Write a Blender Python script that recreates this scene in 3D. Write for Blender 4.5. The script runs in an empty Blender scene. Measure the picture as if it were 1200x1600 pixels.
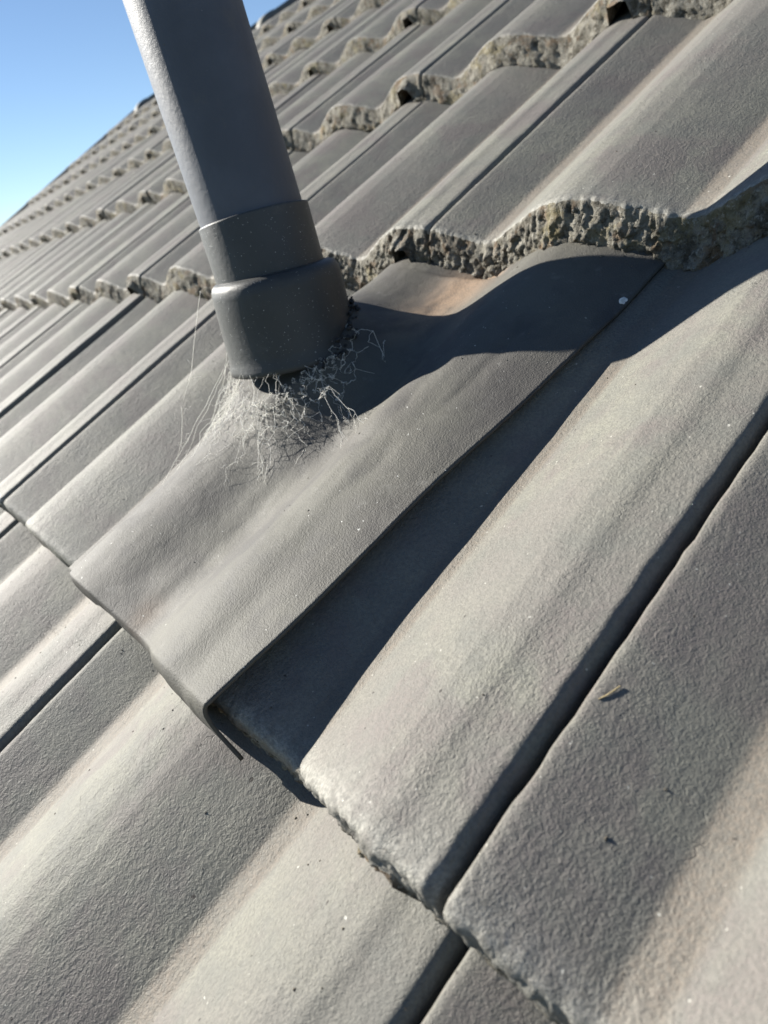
import bpy, math, random
import numpy as np
from mathutils import Matrix, Vector, noise

SC = bpy.context.scene
COL = SC.collection
rnd = random.Random(7)

# ------------------------------------------------------------------ frames
# roof frame: u across the roof, v up the slope, w off the roof; world = PITCH @ (u, v, w)
TH = math.atan(.45)
LIFT = 4.2
ROOF = Matrix.Translation((0, 0, LIFT)) @ Matrix.Rotation(TH, 4, 'X')
W, G, DROP = .300, .3287, .0238          # tile cover width, gauge, step at each course
PAN = .009

# ------------------------------------------------------------------ camera
cam = bpy.data.cameras.new('camera')
co = bpy.data.objects.new('camera', cam); COL.objects.link(co); SC.camera = co
right = Vector((0.60824143, 0.59274676, -0.52791442))
down = Vector((0.19498992, -0.7562874, -0.62450644))
fwd = Vector((-0.7694292, 0.2769127, -0.57558498))
cm = Matrix.Identity(4)
for i in range(3):
    cm[i][0], cm[i][1], cm[i][2] = right[i], -down[i], -fwd[i]
cm.translation = Vector((0.12189, 0.020589, 0.238375))
co.matrix_world = ROOF @ cm
cam.sensor_fit = 'VERTICAL'; cam.sensor_height = 36; cam.sensor_width = 27
cam.lens = 1124.0 / 1600 * 36
cam.clip_start = .01; cam.clip_end = 3000
cam.dof.use_dof = True; cam.dof.focus_distance = .33; cam.dof.aperture_fstop = 13

# ------------------------------------------------------------------ light
Lr = Vector((-1.48, -.17, 1)).normalized()
Lw = (ROOF.to_3x3() @ Lr).normalized()
el = math.asin(Lw.z); az = math.atan2(Lw.x, Lw.y)
wd = bpy.data.worlds.new('World'); SC.world = wd; wd.use_nodes = True
nt = wd.node_tree; bg = nt.nodes['Background']
sky = nt.nodes.new('ShaderNodeTexSky'); sky.sky_type = 'NISHITA'; sky.sun_disc = False
sky.sun_elevation = el; sky.sun_rotation = az
sky.air_density = .8; sky.dust_density = .0; sky.ozone_density = 2.5; sky.altitude = 100
nt.links.new(sky.outputs[0], bg.inputs[0]); bg.inputs[1].default_value = .05
sl = bpy.data.lights.new('sun', 'SUN'); sl.energy = 5.0; sl.angle = math.radians(.53); sl.color = (1, .955, .87)
so = bpy.data.objects.new('sun', sl); COL.objects.link(so)
so.rotation_mode = 'QUATERNION'; so.rotation_quaternion = Lw.to_track_quat('Z', 'Y')
so.location = (-3, -1, 12)
SC.view_settings.view_transform = 'Standard'; SC.view_settings.look = 'None'
SC.view_settings.gamma = 1; SC.view_settings.use_curve_mapping = False
SC.view_settings.exposure = 1.38

# ------------------------------------------------------------------ materials
class NT:
    def __init__(s, name):
        s.m = bpy.data.materials.new(name); s.m.use_nodes = True
        s.t = s.m.node_tree; s.b = s.t.nodes['Principled BSDF']
        s.geo = s.t.nodes.new('ShaderNodeNewGeometry')
    def n(s, typ, **kw):
        x = s.t.nodes.new(typ)
        for k, v in kw.items(): setattr(x, k, v)
        return x
    def l(s, a, b): s.t.links.new(a, b)
    def noise(s, scale, detail=3, rough=.5, stretch=None, off=0):
        mp = s.n('ShaderNodeMapping'); s.l(s.geo.outputs['Position'], mp.inputs[0])
        mp.inputs['Location'].default_value = (off, off * .7, off * 1.3)
        if stretch: mp.inputs['Scale'].default_value = stretch
        x = s.n('ShaderNodeTexNoise'); x.inputs['Scale'].default_value = scale
        x.inputs['Detail'].default_value = detail; x.inputs['Roughness'].default_value = rough
        s.l(mp.outputs[0], x.inputs['Vector']); return x.outputs['Fac']
    def voro(s, scale, feat='F1'):
        x = s.n('ShaderNodeTexVoronoi', feature=feat); x.inputs['Scale'].default_value = scale
        s.l(s.geo.outputs['Position'], x.inputs['Vector']); return x.outputs['Distance']
    def ramp(s, f, a, b, lo=0., hi=1.):
        x = s.n('ShaderNodeMapRange'); x.interpolation_type = 'SMOOTHSTEP'
        x.inputs[1].default_value = a; x.inputs[2].default_value = b
        x.inputs[3].default_value = lo; x.inputs[4].default_value = hi
        s.l(f, x.inputs[0]); return x.outputs[0]
    def mix(s, f, a, b):
        x = s.n('ShaderNodeMix', data_type='RGBA')
        if isinstance(f, float): x.inputs[0].default_value = f
        else: s.l(f, x.inputs[0])
        for q, i in ((a, 6), (b, 7)):
            if isinstance(q, tuple): x.inputs[i].default_value = (*q, 1)
            else: s.l(q, x.inputs[i])
        return x.outputs[2]
    def math(s, op, a, b=None):
        x = s.n('ShaderNodeMath', operation=op)
        for q, i in ((a, 0), (b, 1)):
            if q is None: continue
            if isinstance(q, (int, float)): x.inputs[i].default_value = q
            else: s.l(q, x.inputs[i])
        return x.outputs[0]
    def attr(s, name):
        x = s.n('ShaderNodeAttribute'); x.attribute_name = name; return x.outputs['Fac']
    def bump(s, h, dist, strength=1., prev=None):
        x = s.n('ShaderNodeBump'); x.inputs['Distance'].default_value = dist; x.inputs['Strength'].default_value = strength
        s.l(h, x.inputs['Height'])
        if prev is not None: s.l(prev, x.inputs['Normal'])
        return x.outputs[0]
    def done(s, col, rough, nrm=None, spec=.5, metal=0.):
        for q, k in ((col, 'Base Color'), (rough, 'Roughness')):
            if isinstance(q, tuple): s.b.inputs[k].default_value = (*q, 1)
            elif isinstance(q, float): s.b.inputs[k].default_value = q
            else: s.l(q, s.b.inputs[k])
        s.b.inputs['Specular IOR Level'].default_value = spec
        s.b.inputs['Metallic'].default_value = metal
        if nrm is not None: s.l(nrm, s.b.inputs['Normal'])
        return s.m

def mat_tile():
    s = NT('painted_concrete')
    info = s.n('ShaderNodeObjectInfo')
    big = s.noise(9, 3, .55); mid = s.noise(42, 4, .6, off=3); fine = s.noise(650, 3, .75)
    c = s.mix(s.ramp(big, .38, .62), (.205, .201, .165), (.174, .162, .144))
    c = s.mix(s.math('MULTIPLY', s.ramp(mid, .42, .66), .75), c, (.152, .152, .134))
    c = s.mix(s.math('MULTIPLY', s.ramp(s.noise(18, 4, .65, off=9), .47, .64), .75), c, (.155, .132, .124))
    c = s.mix(s.math('MULTIPLY', info.outputs['Random'], .35), c, (.140, .138, .126))
    c = s.mix(s.math('MULTIPLY', s.attr('dust'), s.ramp(s.noise(60, 4, .7, off=5), .28, .62, .5, 1.)), c, (.172, .148, .121))
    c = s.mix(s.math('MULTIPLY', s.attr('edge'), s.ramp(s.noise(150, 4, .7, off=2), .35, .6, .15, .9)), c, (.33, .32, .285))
    # grain of sand in the paint, specks
    c = s.mix(s.math('MULTIPLY', s.ramp(fine, .36, .64), .6), c, (.11, .108, .097))
    c = s.mix(s.ramp(s.noise(420, 1, .5, off=11), .775, .80), c, (.40, .39, .35))
    c = s.mix(s.ramp(s.noise(260, 1, .5, off=17), .78, .80), c, (.05, .045, .04))
    wr = s.noise(700, 4, .62, off=1)
    wr2 = s.noise(250, 4, .6, off=4, stretch=(1, .55, 1))
    ridge = s.math('ABSOLUTE', s.math('SUBTRACT', wr, .5))
    amp = s.ramp(s.noise(14, 2, .5, off=8), .3, .7, .35, 1.)
    h = s.math('ADD', s.math('MULTIPLY', wr, .75), s.math('MULTIPLY', wr2, .8))
    h = s.math('ADD', h, s.math('MULTIPLY', ridge, .12))
    h = s.math('MULTIPLY', h, amp)
    n = s.bump(h, .00095)
    n = s.bump(s.noise(1500, 2, .6, off=6), .00022, 1., n)
    vx = s.n('ShaderNodeTexVoronoi', feature='DISTANCE_TO_EDGE'); vx.inputs['Scale'].default_value = 85
    wp = s.n('ShaderNodeVectorMath', operation='ADD'); nz = s.n('ShaderNodeTexNoise'); nz.inputs['Scale'].default_value = 160
    sc_ = s.n('ShaderNodeVectorMath', operation='SCALE'); sc_.inputs['Scale'].default_value = .012
    s.l(s.geo.outputs['Position'], nz.inputs['Vector']); s.l(nz.outputs['Color'], sc_.inputs[0])
    s.l(s.geo.outputs['Position'], wp.inputs[0]); s.l(sc_.outputs[0], wp.inputs[1]); s.l(wp.outputs[0], vx.inputs['Vector'])
    cr = s.math('MULTIPLY', s.ramp(vx.outputs['Distance'], .03, .0), s.ramp(s.noise(24, 3, .6, off=27), .60, .72))
    n = s.bump(cr, -.00035, .8, n)
    c = s.mix(s.math('MULTIPLY', cr, .15), c, (.06, .056, .05))
    return s.done(c, .66, n, .25)

def mat_edge():
    s = NT('bare_aggregate')
    a = s.noise(120, 5, .7); b = s.noise(330, 4, .7, off=3); y = s.noise(34, 4, .7, off=7)
    c = s.mix(s.ramp(a, .36, .62), (.070, .063, .050), (.225, .212, .18))
    c = s.mix(s.math('MULTIPLY', s.ramp(y, .53, .66), .5), c, (.215, .18, .09))
    c = s.mix(s.math('MULTIPLY', s.ramp(s.noise(60, 3, .6, off=13), .53, .66), .55), c, (.17, .11, .065))
    c = s.mix(s.math('MULTIPLY', s.ramp(b, .55, .68), .6), c, (.38, .37, .33))
    c = s.mix(s.math('MULTIPLY', s.ramp(b, .41, .28), .6), c, (.03, .028, .022))
    n = s.bump(b, .0022); n = s.bump(s.noise(900, 3, .7), .0006, 1., n)
    return s.done(c, .9, n, .2)

def mat_lead():
    s = NT('painted_lead')
    big = s.noise(14, 3, .5); fine = s.noise(1300, 2, .6)
    c = s.mix(s.ramp(big, .35, .65), (.100, .096, .080), (.076, .071, .064))
    c = s.mix(s.math('MULTIPLY', s.ramp(s.noise(40, 4, .6, off=4), .5, .7), .5), c, (.060, .058, .056))
    c = s.mix(s.math('MULTIPLY', s.attr('dust'), s.ramp(s.noise(45, 4, .6, off=2), .2, .6, .6, 1.)), c, (.36, .25, .165))
    c = s.mix(s.math('MULTIPLY', s.ramp(fine, .4, .65), .35), c, (.06, .058, .053))
    c = s.mix(s.math('MULTIPLY', s.ramp(s.noise(500, 1, .5, off=5), .76, .80), s.ramp(s.noise(20, 2, .5, off=15), .45, .6)), c, (.55, .55, .52))
    c = s.mix(s.math('MULTIPLY', s.ramp(s.noise(24, 3, .6, off=31, stretch=(1, .6, 1)), .50, .66), .65), c, (.048, .045, .043))
    c = s.mix(s.math('MULTIPLY', s.ramp(s.noise(90, 5, .7, off=33), .58, .70), .4), c, (.17, .165, .15))
    n = s.bump(s.noise(1100, 2, .6, off=1), .0004)
    n = s.bump(s.noise(55, 3, .55, off=41, stretch=(1, .7, 1)), .0009, 1., n)
    return s.done(c, .68, n, .35)

def mat_pvc(name, col, rough, speck):
    s = NT(name)
    c = s.mix(s.ramp(s.noise(25, 3, .6), .35, .7), col, tuple(x * 1.25 for x in col))
    c = s.mix(s.ramp(s.noise(1100, 1, .5, off=2), speck, speck + .03), c, (.55, .55, .52))
    c = s.mix(s.math('MULTIPLY', s.ramp(s.noise(30, 5, .75, off=6), .56, .75), .45), c, (.11, .105, .095))
    n = s.bump(s.noise(1600, 2, .6), .00014)
    n = s.bump(s.noise(300, 2, .5, off=4), .00018, 1., n)
    return s.done(c, rough, n, .5)

def mat_plain(name, col, rough=.8, scale=200, bumpd=.0005, spec=.3, var=.25):
    s = NT(name)
    c = s.mix(s.ramp(s.noise(scale, 4, .65), .3, .7), tuple(x * (1 - var) for x in col), tuple(min(1, x * (1 + var)) for x in col))
    return s.done(c, rough, s.bump(s.noise(scale * 2, 3, .6), bumpd), spec)

M_TILE, M_EDGE, M_LEAD = mat_tile(), mat_edge(), mat_lead()
M_PIPE = mat_pvc('grey_pvc', (.064, .071, .088), .52, .82)
M_SOCK = mat_pvc('dark_pvc', (.038, .039, .038), .5, .74)
M_SEAL = mat_plain('black_sealant', (.03, .03, .03), .5, 300, .001)
def mat_web():
    s = NT('spider_silk'); t = s.t
    d = t.nodes.new('ShaderNodeBsdfDiffuse'); d.inputs[0].default_value = (.95, .94, .90, 1)
    q = t.nodes.new('ShaderNodeBsdfTranslucent'); q.inputs[0].default_value = (.95, .94, .90, 1)
    m = t.nodes.new('ShaderNodeMixShader'); m.inputs[0].default_value = .5
    t.links.new(d.outputs[0], m.inputs[1]); t.links.new(q.outputs[0], m.inputs[2])
    out = [n for n in t.nodes if n.type == 'OUTPUT_MATERIAL'][0]; t.links.new(m.outputs[0], out.inputs[0]); t.nodes.remove(s.b)
    return s.m
M_WEB = mat_web()

# ------------------------------------------------------------------ helpers
def link(name, me, mats, parent=None, mw=None):
    o = bpy.data.objects.new(name, me); COL.objects.link(o)
    if me is not None and not me.materials:
        for m in mats: me.materials.append(m)
    if parent is not None: o.parent = parent
    if mw is not None: o.matrix_local = mw
    return o
def tag(o, label=None, cat=None, kind=None, group=None):
    if label: o['label'] = label
    if cat: o['category'] = cat
    if kind: o['kind'] = kind
    if group: o['group'] = group
    return o
def mesh(name, verts, faces, mi=None, attrs=None, smooth=True):
    me = bpy.data.meshes.new(name); me.from_pydata([tuple(v) for v in verts], [], faces)
    if mi is not None: me.polygons.foreach_set('material_index', mi)
    me.polygons.foreach_set('use_smooth', [smooth] * len(me.polygons))
    for k, vals in (attrs or {}).items():
        a = me.attributes.new(k, 'FLOAT', 'POINT'); a.data.foreach_set('value', vals)
    me.update(); return me
def grid_faces(nr, nc, off=0, closed=False):
    f = []
    for i in range(nr - 1):
        for j in range(nc - 1 if not closed else nc):
            a = off + i * nc + j; b = off + i * nc + (j + 1) % nc
            f.append((a, b, b + nc, a + nc))
    return f

# tile profile -------------------------------------------------------
_kx = np.array([-.25, -.235, -.19, -.15, -.116, -.08, -.05, -.028, -.014, -.006, .006, .030, .040, .073, .128, .17, .21, .25])
_kh = np.array([22.5, 22.3, 20.3, 16.7, 13.0, 8.9, 5.5, 2.8, 1.0, .15, .0, .3, 1.1, 5.3, 12.6, 17.8, 21.4, 22.5]) / 1000
_fx = np.linspace(-.25, .25, 501); _fh = np.interp(_fx, _kx, _kh)
def _sm(a, k):
    w = np.exp(-.5 * (np.arange(-3 * k, 3 * k + 1) / k) ** 2); w /= w.sum()
    p = np.concatenate([a[:-1], a[:-1], a]); return np.convolve(p, w, 'same')[len(a) - 1:2 * len(a) - 1]
_fh = _sm(_fh, 2)
def prof(u):
    x = (np.asarray(u, float) / W + .35 + .25) % .5 - .25
    return PAN + np.interp(x, _fx, _fh if len(_fh) == len(_fx) else np.append(_fh, _fh[0]))
def dustm(u):
    x = (np.asarray(u, float) / W + .35 + .25) % .5 - .25
    a = np.clip((x + .014) / .008, 0, 1); b = np.clip((.042 - x) / .012, 0, 1)
    return a * a * (3 - 2 * a) * b * b * (3 - 2 * b)

def fn(x, y, z, s, o=3):
    return noise.fractal(Vector((x * s, y * s, z * s)), 1.0, 2.0, o)

def tile_mesh(name, du, dv, nface, seed, crust=1., rough=True):
    big = crust > 1.2; vf, vt_ = ((.0080, .013) if crust > 1.4 else (.0035, .0065)) if big else (.0015, .0036)
    """one interlocking concrete tile; local origin at its left joint on the front edge"""
    S = seed * 3.17
    n = int(round((W - .012) / du))
    us = [-.018, -.008, .0004, .0007, .0011, .0022] + list(np.linspace(.0045, W - .0066, n)) + [W - q - (.0010 if big and q < .0030 else 0) * 0 + (.0014 if big else 0) for q in (.0056, .0047, .0039, .0033, .0028, .0026, .0026)]
    nl = len(us)
    rel = [-.0115, -.0115, -.0110, -.005, -.0012, -.0003] + [0] * n + [-.0002, -.0007, -.0016, -.0028, -.0046, -.0070, -.0112]
    us = np.array(us); rel = np.array(rel) + np.where(us > .001, .0014, 0) * np.exp(-(np.maximum(us - .004, 0) / .022) ** 2)
    pb = prof(us)
    ex = np.clip((us / W - .905) / .035, 0, 1); ex = ex * ex * (3 - 2 * ex)
    keep = (PAN + .0216) - (us - .915 * W) * (.115 if big else .07)
    rel = rel + np.where(us > .9 * W, ex * (keep - pb), 0)
    vs = list(np.linspace(G + .035, .05, max(2, int((G - .015) / dv)))) + list(np.linspace(.046, vf + .007, max(3, int(.038 / min(dv, .004)))))
    rows = []; att = []; edg = []; mi_row = []
    for v in vs:
        z = pb + rel + DROP * (1 - v / G)
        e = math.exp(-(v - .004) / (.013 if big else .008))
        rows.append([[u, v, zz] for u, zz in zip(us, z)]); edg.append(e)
    nt_ = len(vs)
    # rounding + face + underside
    bot = np.where((us > W - .038) & (us < W - .018), pb + DROP - .0095, pb - .0012)
    bot = np.where(us < .0006, pb - .001, bot)
    bot = np.minimum(bot, pb + rel + DROP - .004)
    topf = pb + rel + DROP * (1 - .004 / G)
    rz = 1. if big else .5
    for v, dz in ((vf + .0045, -.0004 * rz), (vf + .0022, -.0013 * rz), (vf + .0006, -.0028 * rz)):
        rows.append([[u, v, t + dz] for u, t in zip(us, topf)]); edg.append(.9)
    for k in range(1, nface + 1):
        f = k / nface
        v = vf - vt_ * f ** .85
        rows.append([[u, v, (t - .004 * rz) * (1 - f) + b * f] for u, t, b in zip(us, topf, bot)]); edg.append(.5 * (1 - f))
    for v in (vf - vt_ + .0006, .05):
        rows.append([[u, v, max(b, t - .013) if v > .01 else b] for u, t, b in zip(us, topf, bot)]); edg.append(0)
    nr = len(rows); V = np.array(rows).reshape(-1, 3)
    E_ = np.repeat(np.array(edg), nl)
    D_ = np.tile(dustm(us), nr)
    if rough:
        for i in range(nt_ - 14 if nt_ > 14 else 0, nr - 1):
            fi = i - nt_
            for j in range(nl):
                k = i * nl + j; x, y, z = V[k]
                if j < 2: continue
                if fi < 0:
                    a = math.exp(-(y - .004) / .007) * crust
                    V[k][2] += (fn(x + S, y, 0, 260, 3) * .0007 + fn(x + S, y, 3, 90, 2) * .0008 - .0002) * a
                else:
                    b = noise.noise(Vector((x * 70 + S, 0, z * 70))); md = .55 + 1.1 * abs(noise.noise(Vector((x * 38 + S, 4, z * 30))))
                    c = fn(x + S, 5, z, 210, 3); d = fn(x + S, 9, z, 520, 2)
                    am = crust * (1 if fi > 2 else .6)
                    V[k][1] -= (b * .0015 + c * .0021 * md + fn(x + S, 7, z, 340, 3) * .0011 * md + d * .0007) * am
                    V[k][2] += (fn(x + S, 1, z, 300, 2) * .0006 + b * .0004) * am
                    if fi >= 3 + nface - 3: V[k][2] += fn(x + S, 0, 0, 150, 3) * .0012 * crust
        # chips out of the arris and a slightly ragged side edge
        for k in range(len(V)):
            x, y, z = V[k]
            if x < .0035: V[k][0] += fn(S, y, 1, 150, 3) * .0006 * (1 if x > -.002 else 0)
            elif x > W - .009: V[k][0] += fn(S, y, 7, 110, 3) * .0007; V[k][2] += fn(S, y, x * 2, 200, 2) * .0003
        # gentle unevenness of the whole surface
        V[:, 2] += np.array([noise.noise(Vector((a * 14 + S, b * 11, 0))) for a, b, _ in V]) * .0006
    F = grid_faces(nr, nl)
    F = [(a, d, c, b) for a, b, c, d in F]
    mi = []
    for i in range(nr - 1):
        for j in range(nl - 1):
            side = (j >= nl - 4)
            mi.append(1 if i >= nt_ + (1 if big else 3 + nface // 2) else 0)  # low-crust tiles: worn pale edge runs down, painting the poorly lit face brighter
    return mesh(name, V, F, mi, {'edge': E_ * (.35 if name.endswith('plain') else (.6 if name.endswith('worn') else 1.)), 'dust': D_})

# ------------------------------------------------------------------ the roof
roof = link('roof', None, []); roof.matrix_world = ROOF
tag(roof, kind='structure')
# battened deck under the tiles
VR = 7
C0, C1 = -16, 2
u0, u1, v0, v1 = C0 * W, (C1 + 1) * W, -3 * G, VR * G
dk = mesh('underlay', [(u0, v0, -.05), (u1, v0, -.05), (u1, v1, -.05), (u0, v1, -.05), (u0, v0, -.09), (u1, v0, -.09), (u1, v1, -.09), (u0, v1, -.09)],
          [(0, 1, 2, 3), (7, 6, 5, 4), (0, 4, 5, 1), (1, 5, 6, 2), (2, 6, 7, 3), (3, 7, 4, 0)], smooth=False)
M_UNDER = mat_plain('underlay_felt', (.03, .03, .03), .9)
link('underlay', dk, [M_UNDER], roof, Matrix.Identity(4))

near = {}
def tile(c, k):
    return (k in (-1, 0, 1) and c in (-3, -2, -1, 0)) or (k == 2 and c in (-3, -2, -1)) or (k == -1 and c == -2)
far_m = [tile_mesh('roof_tile_plain', .0065, .08, 5, 40 + i, 1.25) for i in range(4)]
low_m = [tile_mesh('roof_tile_clean', .003, .03, 6, 80 + i, .6) for i in range(3)]
mid_m = [tile_mesh('roof_tile_worn', .003, .03, 8, 60 + i, 1.6) for i in range(4)]
for k in range(-3, VR):
    for c in range(C0, C1 + 1):
        hero = (k in (-1, 0) and c in (-1, 0)) or (k == 1 and c in (-2, -1))
        nearish = hero or (k in (-1, 0, 1) and -4 <= c <= 0) or (k == 2 and -4 <= c <= -1)
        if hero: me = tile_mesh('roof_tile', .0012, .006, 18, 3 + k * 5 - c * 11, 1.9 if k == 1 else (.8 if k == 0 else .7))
        elif k <= 0 and c >= -6: me = low_m[(c * 3 + k) % 3]
        elif nearish: me = mid_m[(c * 3 + k) % 4]
        else: me = far_m[(c * 7 + k * 3) % 4]
        j = lambda a: rnd.uniform(-a, a)
        m = Matrix.Translation((c * W + j(.0006), k * G + j(.0015), j(.0008))) @ Matrix.Rotation(j(.003), 4, 'Z') @ Matrix.Rotation(j(.004), 4, 'Y') @ Matrix.Rotation(j(.003), 4, 'X')
        if hero or (k in (-1, 0, 1) and c in (-2, -1, 0)): m = Matrix.Translation((c * W, k * G, 0))
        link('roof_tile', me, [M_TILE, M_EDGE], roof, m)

# ridge tiles along the top and the verge trim on the far gable
def ridge_tile_mesh():
    n, L = 16, .42; V = []; F = []
    for r, (x, s) in enumerate(((0, 1.06), (.05, 1.06), (.052, 1.0), (L, .97))):
        for i in range(n + 1):
            a = math.pi * i / n
            V.append((x, -math.cos(a) * .105 * s, math.sin(a) * .075 * s - .040))
    F = grid_faces(4, n + 1)
    V2 = [(x, y * .87, z - .012) for x, y, z in V]; F += [(d + len(V), c + len(V), b + len(V), a + len(V)) for a, b, c, d in F]
    N = len(V); e = n + 1
    for i in range(n): F.append((i, i + N, i + 1 + N, i + 1)); F.append((3 * e + i + 1, 3 * e + i + 1 + N, 3 * e + i + N, 3 * e + i))
    return mesh('ridge_tile', V + V2, F)
rm = ridge_tile_mesh()
x = u0 + .06
while x < u1:
    link('ridge_tile', rm, [M_TILE], roof, Matrix.Translation((x, VR * G + .02, .008 + rnd.uniform(-.003, .003))) @ Matrix.Rotation(-TH, 4, 'X') @ Matrix.Rotation(-.008, 4, 'Y'))
    x += .40
vt = mesh('verge_trim', [(u0 - .03, v0, -.12), (u0 + .02, v0, -.12), (u0 + .02, v0, .045), (u0 - .03, v0, .045), (u0 - .03, v1, -.12), (u0 + .02, v1, -.12), (u0 + .02, v1, .045), (u0 - .03, v1, .045)],
          [(0, 1, 2, 3), (7, 6, 5, 4), (0, 4, 5, 1), (1, 5, 6, 2), (2, 6, 7, 3), (3, 7, 4, 0)], smooth=False)
link('verge_trim', vt, [mat_plain('dark_trim', (.11, .11, .115), .5)], roof, Matrix.Identity(4))
# back slope and walls, so that the house is a house from the side too
hw = []
cs, sn = math.cos(TH), math.sin(TH)
yr, zr = v1 * cs, v1 * sn + LIFT
back = mesh('back_slope', [(u0, yr, zr - .02), (u1, yr, zr - .02), (u1, yr + 3 * cs, zr - 3 * sn), (u0, yr + 3 * cs, zr - 3 * sn)], [(0, 1, 2, 3)], smooth=False)
b = link('back_slope', back, [M_TILE], roof); b.matrix_world = Matrix.Identity(4)
yf = v0 * cs + .15
wl = mesh('wall', [(u0 + .1, yf, 0), (u1, yf, 0), (u1, yr + 2.7, 0), (u0 + .1, yr + 2.7, 0),
                   (u0 + .1, yf, LIFT + v0 * sn - .05), (u1, yf, LIFT + v0 * sn - .05), (u1, yr + 2.7, zr - 1.25), (u0 + .1, yr + 2.7, zr - 1.25), (u0 + .1, yr, zr - .15), (u1, yr, zr - .15)],
          [(0, 4, 5, 1), (2, 6, 7, 3), (1, 5, 9, 6, 2), (3, 7, 8, 4, 0)], smooth=False)
b = link('wall', wl, [mat_plain('render_wall', (.5, .46, .4), .9, 8)], roof); b.matrix_world = Matrix.Identity(4)

# ------------------------------------------------------------------ lead flashing
X0 = np.array([-.31804, .20539, .055])         # foot of the pipe in the roof frame
def smooth2(a, ku, kv):
    for ax, k in ((0, kv), (1, ku)):
        if k <= 0: continue
        w = np.exp(-.5 * (np.arange(-3 * k, 3 * k + 1) / k) ** 2); w /= w.sum()
        p = np.pad(a, [(3 * k, 3 * k) if i == ax else (0, 0) for i in (0, 1)], mode='edge')
        a = np.apply_along_axis(lambda r: np.convolve(r, w, 'valid'), ax, p)
    return a
def interp(v, xs, ys): return float(np.interp(v, xs, ys))
VT = G + .020
NV, NU = 190, 170
vv = np.linspace(-.001, VT, NV)
UL = -1.352 * W
def edge_u(v): return W * interp(v / G, [0, .05, .2, .33, .44, .58, .72, .85, 1.1], [-.444, -.442, -.435, -.429, -.423, -.406, -.396, -.388, -.376])
def edge_w(v): return interp(v / G, [0, .05, .1, .2, .33, .44, .58, .72, .85, 1.1], [.0592, .0563, .0530, .0480, .0430, .0384, .0322, .0258, .0185, .0125])
Hh = np.zeros((NV, NU)); Uu = np.zeros((NV, NU)); Vv = np.zeros((NV, NU))
for i, v in enumerate(vv):
    ur = edge_u(v) + .0003 * fn(v, 0, 0, 60, 2); ul = UL + .004 * math.sin(v * 22) - .001
    t = np.linspace(0, 1, NU); u = ul + (ur - ul) * t; 
    base = prof(u) + DROP * (1 - np.clip(v / G, 0, 1.02)) + .0022
    # pan between the rolls filled a little
    x = (u / W + .85); base += (.0035 + .0045 * min(1, v / G)) * np.exp(-(x / .075) ** 2)
    uc = -.585 * W + .012
    cr = prof(np.array([uc]))[0] + DROP * (1 - min(v / G, 1.02)) + .0022
    m = u > uc; s = (u - uc) / max(ur - uc, 1e-6)
    ew = edge_w(v) + .0005 * fn(v, 2, 0, 45, 2)
    lin = cr + (ew - cr) * s ** 1.35
    base = np.where(m, np.maximum(lin, base - .0004), base)
    Hh[i] = base; Uu[i] = u; Vv[i] = v
Hh = smooth2(Hh, 2, 2)
# dents, the dressed-up collar round the pipe, and a swelling towards the roll in front of it
for i in range(NV):
    for j in range(NU):
        u, v = Uu[i, j], Vv[i, j]
        # distance to pipe axis in the plane across the leaning pipe
        du = u - (X0[0]); dv_ = v - (X0[1])
        rr = math.hypot(du, dv_ * .93)
        a = math.exp(-max(0, rr - .046) / .020)
        target = X0[2] + .001
        Hh[i, j] = Hh[i, j] * (1 - a) + max(Hh[i, j], target) * a if rr > .046 else target
        fade = min(1, max(0, (v) / .02)) * min(1, max(0, (G - .01 - v) / .03))
        e1 = fn(u, v, 1, 13, 2) * .0022 + fn(u, v, 5, 34, 1) * .0005
        for (du_, dv2, a_, sg) in ((-.235, .150, -.0035, .016), (-.200, .175, .0025, .013), (-.185, .120, -.003, .018), (-.262, .085, -.0025, .022), (-.355, .075, -.003, .02), (-.17, .235, -.003, .016)):
            e1 += a_ * math.exp(-((u - du_) ** 2 + (v - dv2) ** 2 * .5) / (2 * sg * sg))
        Hh[i, j] += e1 * fade * min(1, j / 12) * min(1, .25 + (NU - 1 - j) / 30)
        # under tile course above: keep below the tile
        if v > G - .012: Hh[i, j] = min(Hh[i, j], prof(u) + .0030 + (.001 if v < G else 0)) if u < -.6 * W else min(Hh[i, j], prof(u) + .004)
# never below the tile
for i in range(NV):
    lim = prof(Uu[i]) + DROP * (1 - min(max(Vv[i, 0] / G, 0), 1.0)) + .0014
    Hh[i] = np.maximum(Hh[i], lim)
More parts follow.
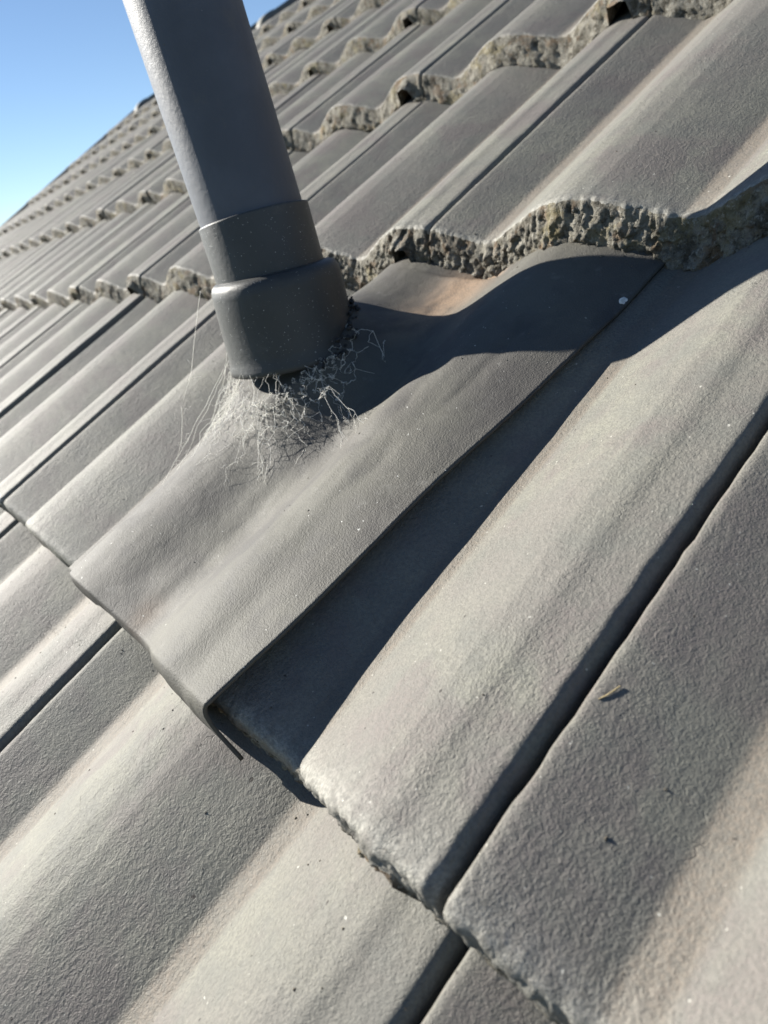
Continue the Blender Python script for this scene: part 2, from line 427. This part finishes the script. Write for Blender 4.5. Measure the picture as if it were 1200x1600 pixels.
# seat of the sheet: rows of the lip bent over the tile's front edge
rowsV = [np.stack([Uu[i], Vv[i], Hh[i]], 1) for i in range(NV - 1, -1, -1)]
front = rowsV[-1].copy(); NL = 16
for k in range(1, NL + 1):
    f = k / NL; r = front.copy()
    for j in range(NU):
        u = front[j, 0]; t = j / (NU - 1)
        low = float(prof(u)) + .0012
        hang = low - .001 + .0015 * fn(u, 3, 0, 80, 3)
        if u > -.62 * W: hang += (.0345 + .0022 * fn(u, 3, 0, 70, 3) - hang) * min(1, (u + .62 * W) / .018)
        q_ = min(1, max(0, (t - .35) / .25)); out = .0026 + .0036 * q_ * q_ * (3 - 2 * q_) + .0014 * fn(u, 0, 0, 55, 2) + .0010 * math.sin(t * 9)
        hgt = front[j, 2] - hang
        r[j, 1] = front[j, 1] - out * (1 - math.exp(-f * 2.6)) * 1.08 - .0010 * f
        r[j, 2] = front[j, 2] - hgt * (f ** 1.45) - .0004 * min(1, k)
        if t > .90: q = (t - .90) / .10; r[j, 2] -= .0045 * q * q * f ** 2; r[j, 1] -= .0030 * q * q * f ** 2; r[j, 0] += .002 * q * q * f ** 3
        if t > .93: r[j, 0] -= .004 * ((t - .93) / .07) ** 1.5 * math.sin(f * 3)       # curl of the corner
        if t > .93: r[j, 2] -= .003 * ((t - .93) / .07) * f
    rowsV.append(r)
A = np.array(rowsV); nr = A.shape[0]
V = A.reshape(-1, 3)
dust = np.zeros(len(V))
x = V[:, 0] / W + .86 - .10 * (V[:, 1] / G - .9); dust = np.exp(-(x / .065) ** 2) * np.clip((V[:, 1] / G - .70) / .18, 0, 1)
dust += .3 * np.exp(-((V[:, 0] / W + .87) / .03) ** 2 - ((V[:, 1] / G - .03) / .035) ** 2)
F = [(a, d, c, b) for a, b, c, d in grid_faces(nr, NU)]
lead_me = mesh('lead_flashing', V, F, attrs={'dust': np.clip(dust, 0, 1)})
lead = link('lead_flashing', lead_me, [M_LEAD]); lead.matrix_world = ROOF
so_ = lead.modifiers.new('thickness', 'SOLIDIFY'); so_.thickness = .0018; so_.offset = -1
tag(lead, 'grey painted lead flashing sheet dressed over the tile rolls around the pipe foot', 'flashing')

# ------------------------------------------------------------------ vent pipe
def frame(D):
    D = Vector(D).normalized(); a = D.cross(Vector((1, 0, 0))).normalized(); return D, D.cross(a), a
def lathe(prof_, D, O, n=96, wob=0.):
    D, a, b_ = frame(D); V = []
    for s, r in prof_:
        for i in range(n):
            t = 2 * math.pi * i / n
            rr = r + (wob * noise.noise(Vector((math.cos(t) * 3, math.sin(t) * 3, s * 60))) if wob else 0)
            V.append(Vector(O) + D * s + a * (math.cos(t) * rr) + b_ * (math.sin(t) * rr))
    return V, grid_faces(len(prof_), n, closed=True)
vent = link('vent_pipe', None, []); vent.matrix_world = ROOF @ Matrix.Translation(Vector(X0))
tag(vent, 'dark grey plastic vent pipe with stepped socket rising out of the lead flashing', 'vent pipe')
def part(name, pr, D, O, mat, wob=0.):
    V, F = lathe(pr, D, O, wob=wob); me = mesh(name, V, F)
    return link(name, me, [mat], vent, Matrix.Identity(4))
RP = .0342
D1 = (-.131, .5, 1)
part('pipe', [(-.004, RP), (.1, RP), (.2, RP), (.34, RP), (.46, RP), (.461, .0345), (.461, .032), (.3, .032)], D1, (0, 0, 0), M_PIPE)
D2 = (-.09, .5, 1)
part('sleeve', [(.03, .0366), (.088, .0366), (.0888, .0365), (.0892, .0361), (.0892, .0340)], D2, (-.0012, 0, 0), M_SOCK, .0003)
D3 = (-.01, .5, 1)
part('socket', [(-.006, .0415), (-.0055, .0440), (-.006, .0458), (-.0045, .0464), (-.002, .0461), (.001, .0452), (.006, .0445), (.030, .0440), (.044, .0438), (.0485, .0433), (.0510, .0422), (.0525, .0408), (.0535, .0385), (.054, .035)], D3, (-.001, 0, 0), M_SOCK, .0004)
# crumbly black sealant where socket and lead meet
def blob_mesh(name, pts, seed):
    V = []; F = []
    for (x, y, z, r) in pts:
        o = len(V); n, m = 10, 7
        for i in range(m):
            ph = math.pi * i / (m - 1)
            for j in range(n):
                t = 2 * math.pi * j / n
                d = Vector((math.sin(ph) * math.cos(t), math.sin(ph) * math.sin(t), math.cos(ph) * .7))
                rr = r * (1 + .55 * noise.noise(d * 2.3 + Vector((x * 300 + seed, y * 300, z))))
                V.append(Vector((x, y, z)) + d * rr)
        F += grid_faces(m, n, o, True)
    return mesh(name, V, F)
pts = []
for i in range(46):
    a = math.radians(rnd.uniform(-15, 75)); r = .049 + rnd.uniform(-.001, .004)
    x, y = math.cos(a) * r, math.sin(a) * r
    pts.append((x, y, rnd.uniform(-.004, .006) - .45 * 0, rnd.uniform(.0008, .0022)))
sl_ = link('sealant', blob_mesh('sealant', pts, 3), [M_SEAL], vent, Matrix.Identity(4))

# ------------------------------------------------------------------ surface lookup on lead and tiles
def surf(u, v):
    if -1.345 * W < u < edge_u(min(max(v, 0), G)) and 0 < v < G:
        i = int(round(v / VT * (NV - 1))); i = min(max(i, 0), NV - 1)
        t = (u - Uu[i, 0]) / (Uu[i, -1] - Uu[i, 0]); j = min(max(int(t * (NU - 1)), 0), NU - 1)
        return Hh[i, j]
    k = math.floor(v / G)
    return float(prof(u)) + DROP * (1 - (v - k * G) / G)

# ------------------------------------------------------------------ spider web
def tubes(name, segs, n=4):
    V = []; F = []
    for P, r in segs:
        P = [Vector(p) for p in P]; o = len(V)
        for i, p in enumerate(P):
            d = (P[min(i + 1, len(P) - 1)] - P[max(i - 1, 0)])
            if d.length < 1e-9: d = Vector((0, 0, 1))
            d.normalize(); a = d.orthogonal().normalized(); b_ = d.cross(a)
            for j in range(n):
                t = 2 * math.pi * j / n; V.append(p + (a * math.cos(t) + b_ * math.sin(t)) * r)
        F += grid_faces(len(P), n, o, True)
    return mesh(name, V, F)
def wig(a, b, n, amp, sag=0.):
    a, b = Vector(a), Vector(b); out = []; s = rnd.uniform(0, 99)
    for i in range(n + 1):
        f = i / n; p = a.lerp(b, f); e = math.sin(math.pi * f)
        p += Vector((fn(s, f, 0, 4, 3), fn(s, f, 5, 4, 3), fn(s, f, 9, 4, 3))) * amp * 2.2 * (e ** .5)
        p.z -= sag * e; out.append(p)
    return out
segs = []
Dn = Vector(D3).normalized()
def rim(a, s=.0, r=.0492):
    D_, a_, b_ = frame(D3); return Vector(X0) + D_ * s + a_ * (math.cos(a) * r) + b_ * (math.sin(a) * r)
# anchor angles of the rim are taken in roof coordinates
def rimdir(deg, s=0., r=.0495):
    a = math.radians(deg); d = Vector((math.cos(a), math.sin(a), 0)); d -= Dn * d.dot(Dn); d.normalize()
    return Vector(X0) + Dn * s + d * r
def lay(x, y, h=.0006): return Vector((x, y, surf(x, y) + h))
# tangled sheet in front of the rim
nodes = []
for i in range(430):
    a = rnd.gauss(-42, 28); a = max(-125, min(25, a)); f = rnd.random() ** 1.1
    d = Vector((math.cos(math.radians(a)), math.sin(math.radians(a)), 0))
    rr = .049 + f * (.020 + .010 * math.sin(i * 1.7))
    q = Vector((X0[0], X0[1], 0)) + d * rr
    zlo = surf(q.x, q.y) + .0004; ztop = X0[2] + .006 * (1 - f)
    nodes.append(Vector((q.x, q.y, max(zlo, zlo + (ztop - zlo) * rnd.random()))))
for i, p in enumerate(nodes):
    dd = sorted(range(len(nodes)), key=lambda j: (nodes[j] - p).length)[1:3 + (i % 2)]
    for j in dd:
        if j > i or rnd.random() < .3:
            segs.append((wig(p, nodes[j], 4, .0009), rnd.uniform(.00006, .00013)))
# strands running down to the lead
for i in range(30):
    a = rnd.uniform(-150, -15); p = rimdir(a, rnd.uniform(-.006, -.002), .0462)
    out = rnd.uniform(.018, .062); b_ = a + rnd.uniform(-14, 14)
    x_, y_ = X0[0] + math.cos(math.radians(b_)) * (.049 + out), X0[1] + math.sin(math.radians(b_)) * (.049 + out)
    if not (y_ > .01): continue
    e = lay(x_, y_)
    mid = p.lerp(e, .5); mid.z = max(mid.z - .002, surf(mid.x, mid.y) + .0006)
    segs.append((wig(p, mid, 6, .0022) + wig(mid, e, 6, .0022)[1:], rnd.uniform(.00006, .00013)))
    for q in range(3):
        m2 = mid.lerp(e, rnd.random()); e2 = lay(m2.x + rnd.uniform(-.008, .008), m2.y + rnd.uniform(-.012, .002))
        segs.append((wig(m2, e2, 4, .001), .00008))
# long threads at the far side of the pipe
for i in range(18):
    p = rimdir(rnd.uniform(165, 250), rnd.choice([.0, .002, .05, .052, .12]), .049 if i % 3 else .05)
    e = lay(X0[0] - rnd.uniform(.03, .095), X0[1] + rnd.uniform(-.125, .01))
    segs.append((wig(p, e, 14, .0012, .001), rnd.uniform(.00008, .00013)))
    for q in range(4):
        m2 = p.lerp(e, rnd.uniform(.3, 1)); m3 = m2 + Vector((rnd.uniform(-.01, .01), rnd.uniform(-.01, .01), rnd.uniform(-.008, .004)))
        segs.append((wig(m2, m3, 4, .0014), .00007))
# dense white fluff at the near left of the rim
for i in range(110):
    a = rnd.gauss(-112, 20); out = abs(rnd.gauss(0, .014)); a = math.radians(a)
    x_, y_ = X0[0] + math.cos(a) * (.048 + out), X0[1] + math.sin(a) * (.048 + out)
    s_ = surf(x_, y_); p = Vector((x_, y_, s_ + rnd.random() * max(.0008, .007 - out * .25)))
    e = p + Vector((rnd.gauss(-.001, .006), rnd.gauss(-.003, .007), rnd.gauss(-.001, .002))); e.z = max(e.z, surf(e.x, e.y) + .0003)
    segs.append((wig(p, e, 4, .0014), rnd.uniform(.00006, .00012)))
web = link('spider_web', tubes('spider_web', segs), [M_WEB]); web.matrix_world = ROOF
tag(web, 'tangled white spider web hanging from the socket rim down to the lead flashing', 'spider web')

# ------------------------------------------------------------------ small litter
M_STRAW = mat_plain('dry_straw', (.36, .29, .16), .7)
bpy.context.view_layer.update()
_dg = bpy.context.evaluated_depsgraph_get(); _ri = ROOF.inverted()
def place_on(u, v, dz=0):
    o = ROOF @ Vector((u, v, .30)); d = ROOF.to_3x3() @ Vector((0, 0, -1))
    ok, loc, *_ = SC.ray_cast(_dg, o, d)
    return (_ri @ loc) + Vector((0, 0, dz)) if ok else Vector((u, v, surf(u, v) + dz))
a = place_on(.0050, .0765, .0002); b = place_on(.0080, .0835, .0005)
st = link('straw', tubes('straw', [([a, a.lerp(b, .35) + Vector((.0002, -.0002, 0)), a.lerp(b, .7) + Vector((.0002, 0, 0)), b], .00024)]), [M_STRAW]); st.matrix_world = ROOF
tag(st, 'short yellow straw fragment lying on the bare right-hand tile', 'straw')

M_SPOT = mat_plain('chalky_dropping', (.72, .71, .66), .85, 400)
def splat(u, v, r, dz=.0004):
    V = [place_on(u, v, dz + .0006)]; n = 22; ph = rnd.uniform(0, 9)
    for ring, hh in ((.6, .0005), (1., -.0003)):
        for i in range(n):
            t = 2 * math.pi * i / n; q = r * ring * (1 + .35 * fn(math.cos(t), math.sin(t), ph, 1.6, 2))
            V.append(place_on(u + math.cos(t) * q, v + math.sin(t) * q * 1.2, dz + hh))
    F = [(0, 1 + i, 1 + (i + 1) % n) for i in range(n)] + [(1 + i, 1 + n + i, 1 + n + (i + 1) % n, 1 + (i + 1) % n) for i in range(n)]
    return mesh('bird_dropping', V, F)
for (u, v, r_, lab) in ((-.9722, .4324, .0075, 'round white bird dropping on a far tile, left of the pipe'),
                        (-.119, .2890, .0022, 'small pale dropping on the shaded lead near its upper right corner'),
                        (-.1245, .520, .0022, 'tiny white dropping on a sunlit roll above the mossy tile edge')):
    o = link('bird_dropping', splat(u, v, r_), [M_SPOT]); o.matrix_world = ROOF
    tag(o, lab, 'bird dropping')
# loose crumbs of mortar and grit on tiles and lead
M_GRIT = mat_plain('grit', (.13, .115, .09), .95, 600)
pts = []
for i in range(420):
    u = rnd.uniform(-.62, .14); v = rnd.uniform(-.10, .62)
    if i % 3 == 0: k = rnd.choice((0, 1, 1, 2)); v = k * G - abs(rnd.gauss(0, .012)) - .007
    r_ = rnd.uniform(.0002, .0006) * (1.5 if rnd.random() < .08 else 1)
    p = place_on(u, v, r_ * .2); pts.append((p.x, p.y, p.z, r_))
def grit_mesh(pts):
    V = []; F = []
    for x, y, z, r_ in pts:
        o = len(V)
        for d in ((1, 0, 0), (0, 1, 0), (-1, 0, 0), (0, -1, 0), (0, 0, .8), (0, 0, -.8)):
            V.append((x + d[0] * r_ * rnd.uniform(.6, 1.5), y + d[1] * r_ * rnd.uniform(.6, 1.5), z + d[2] * r_))
        F += [(o, o + 1, o + 4), (o + 1, o + 2, o + 4), (o + 2, o + 3, o + 4), (o + 3, o, o + 4), (o + 1, o, o + 5), (o + 2, o + 1, o + 5), (o + 3, o + 2, o + 5), (o, o + 3, o + 5)]
    return mesh('grit', V, F, smooth=False)
o = link('grit', grit_mesh(pts), [M_GRIT]); o.matrix_world = ROOF
tag(o, 'dark crumbs of grit scattered over the tiles and the lead', 'grit', 'stuff')

# ------------------------------------------------------------------ ground and what grows behind the gable
gr = mesh('ground', [(-900, -900, 0), (900, -900, 0), (900, 900, 0), (-900, 900, 0)], [(0, 1, 2, 3)], smooth=False)
g = link('ground', gr, [mat_plain('grass_ground', (.07, .085, .04), .95, 3, .02)]); tag(g, kind='structure')
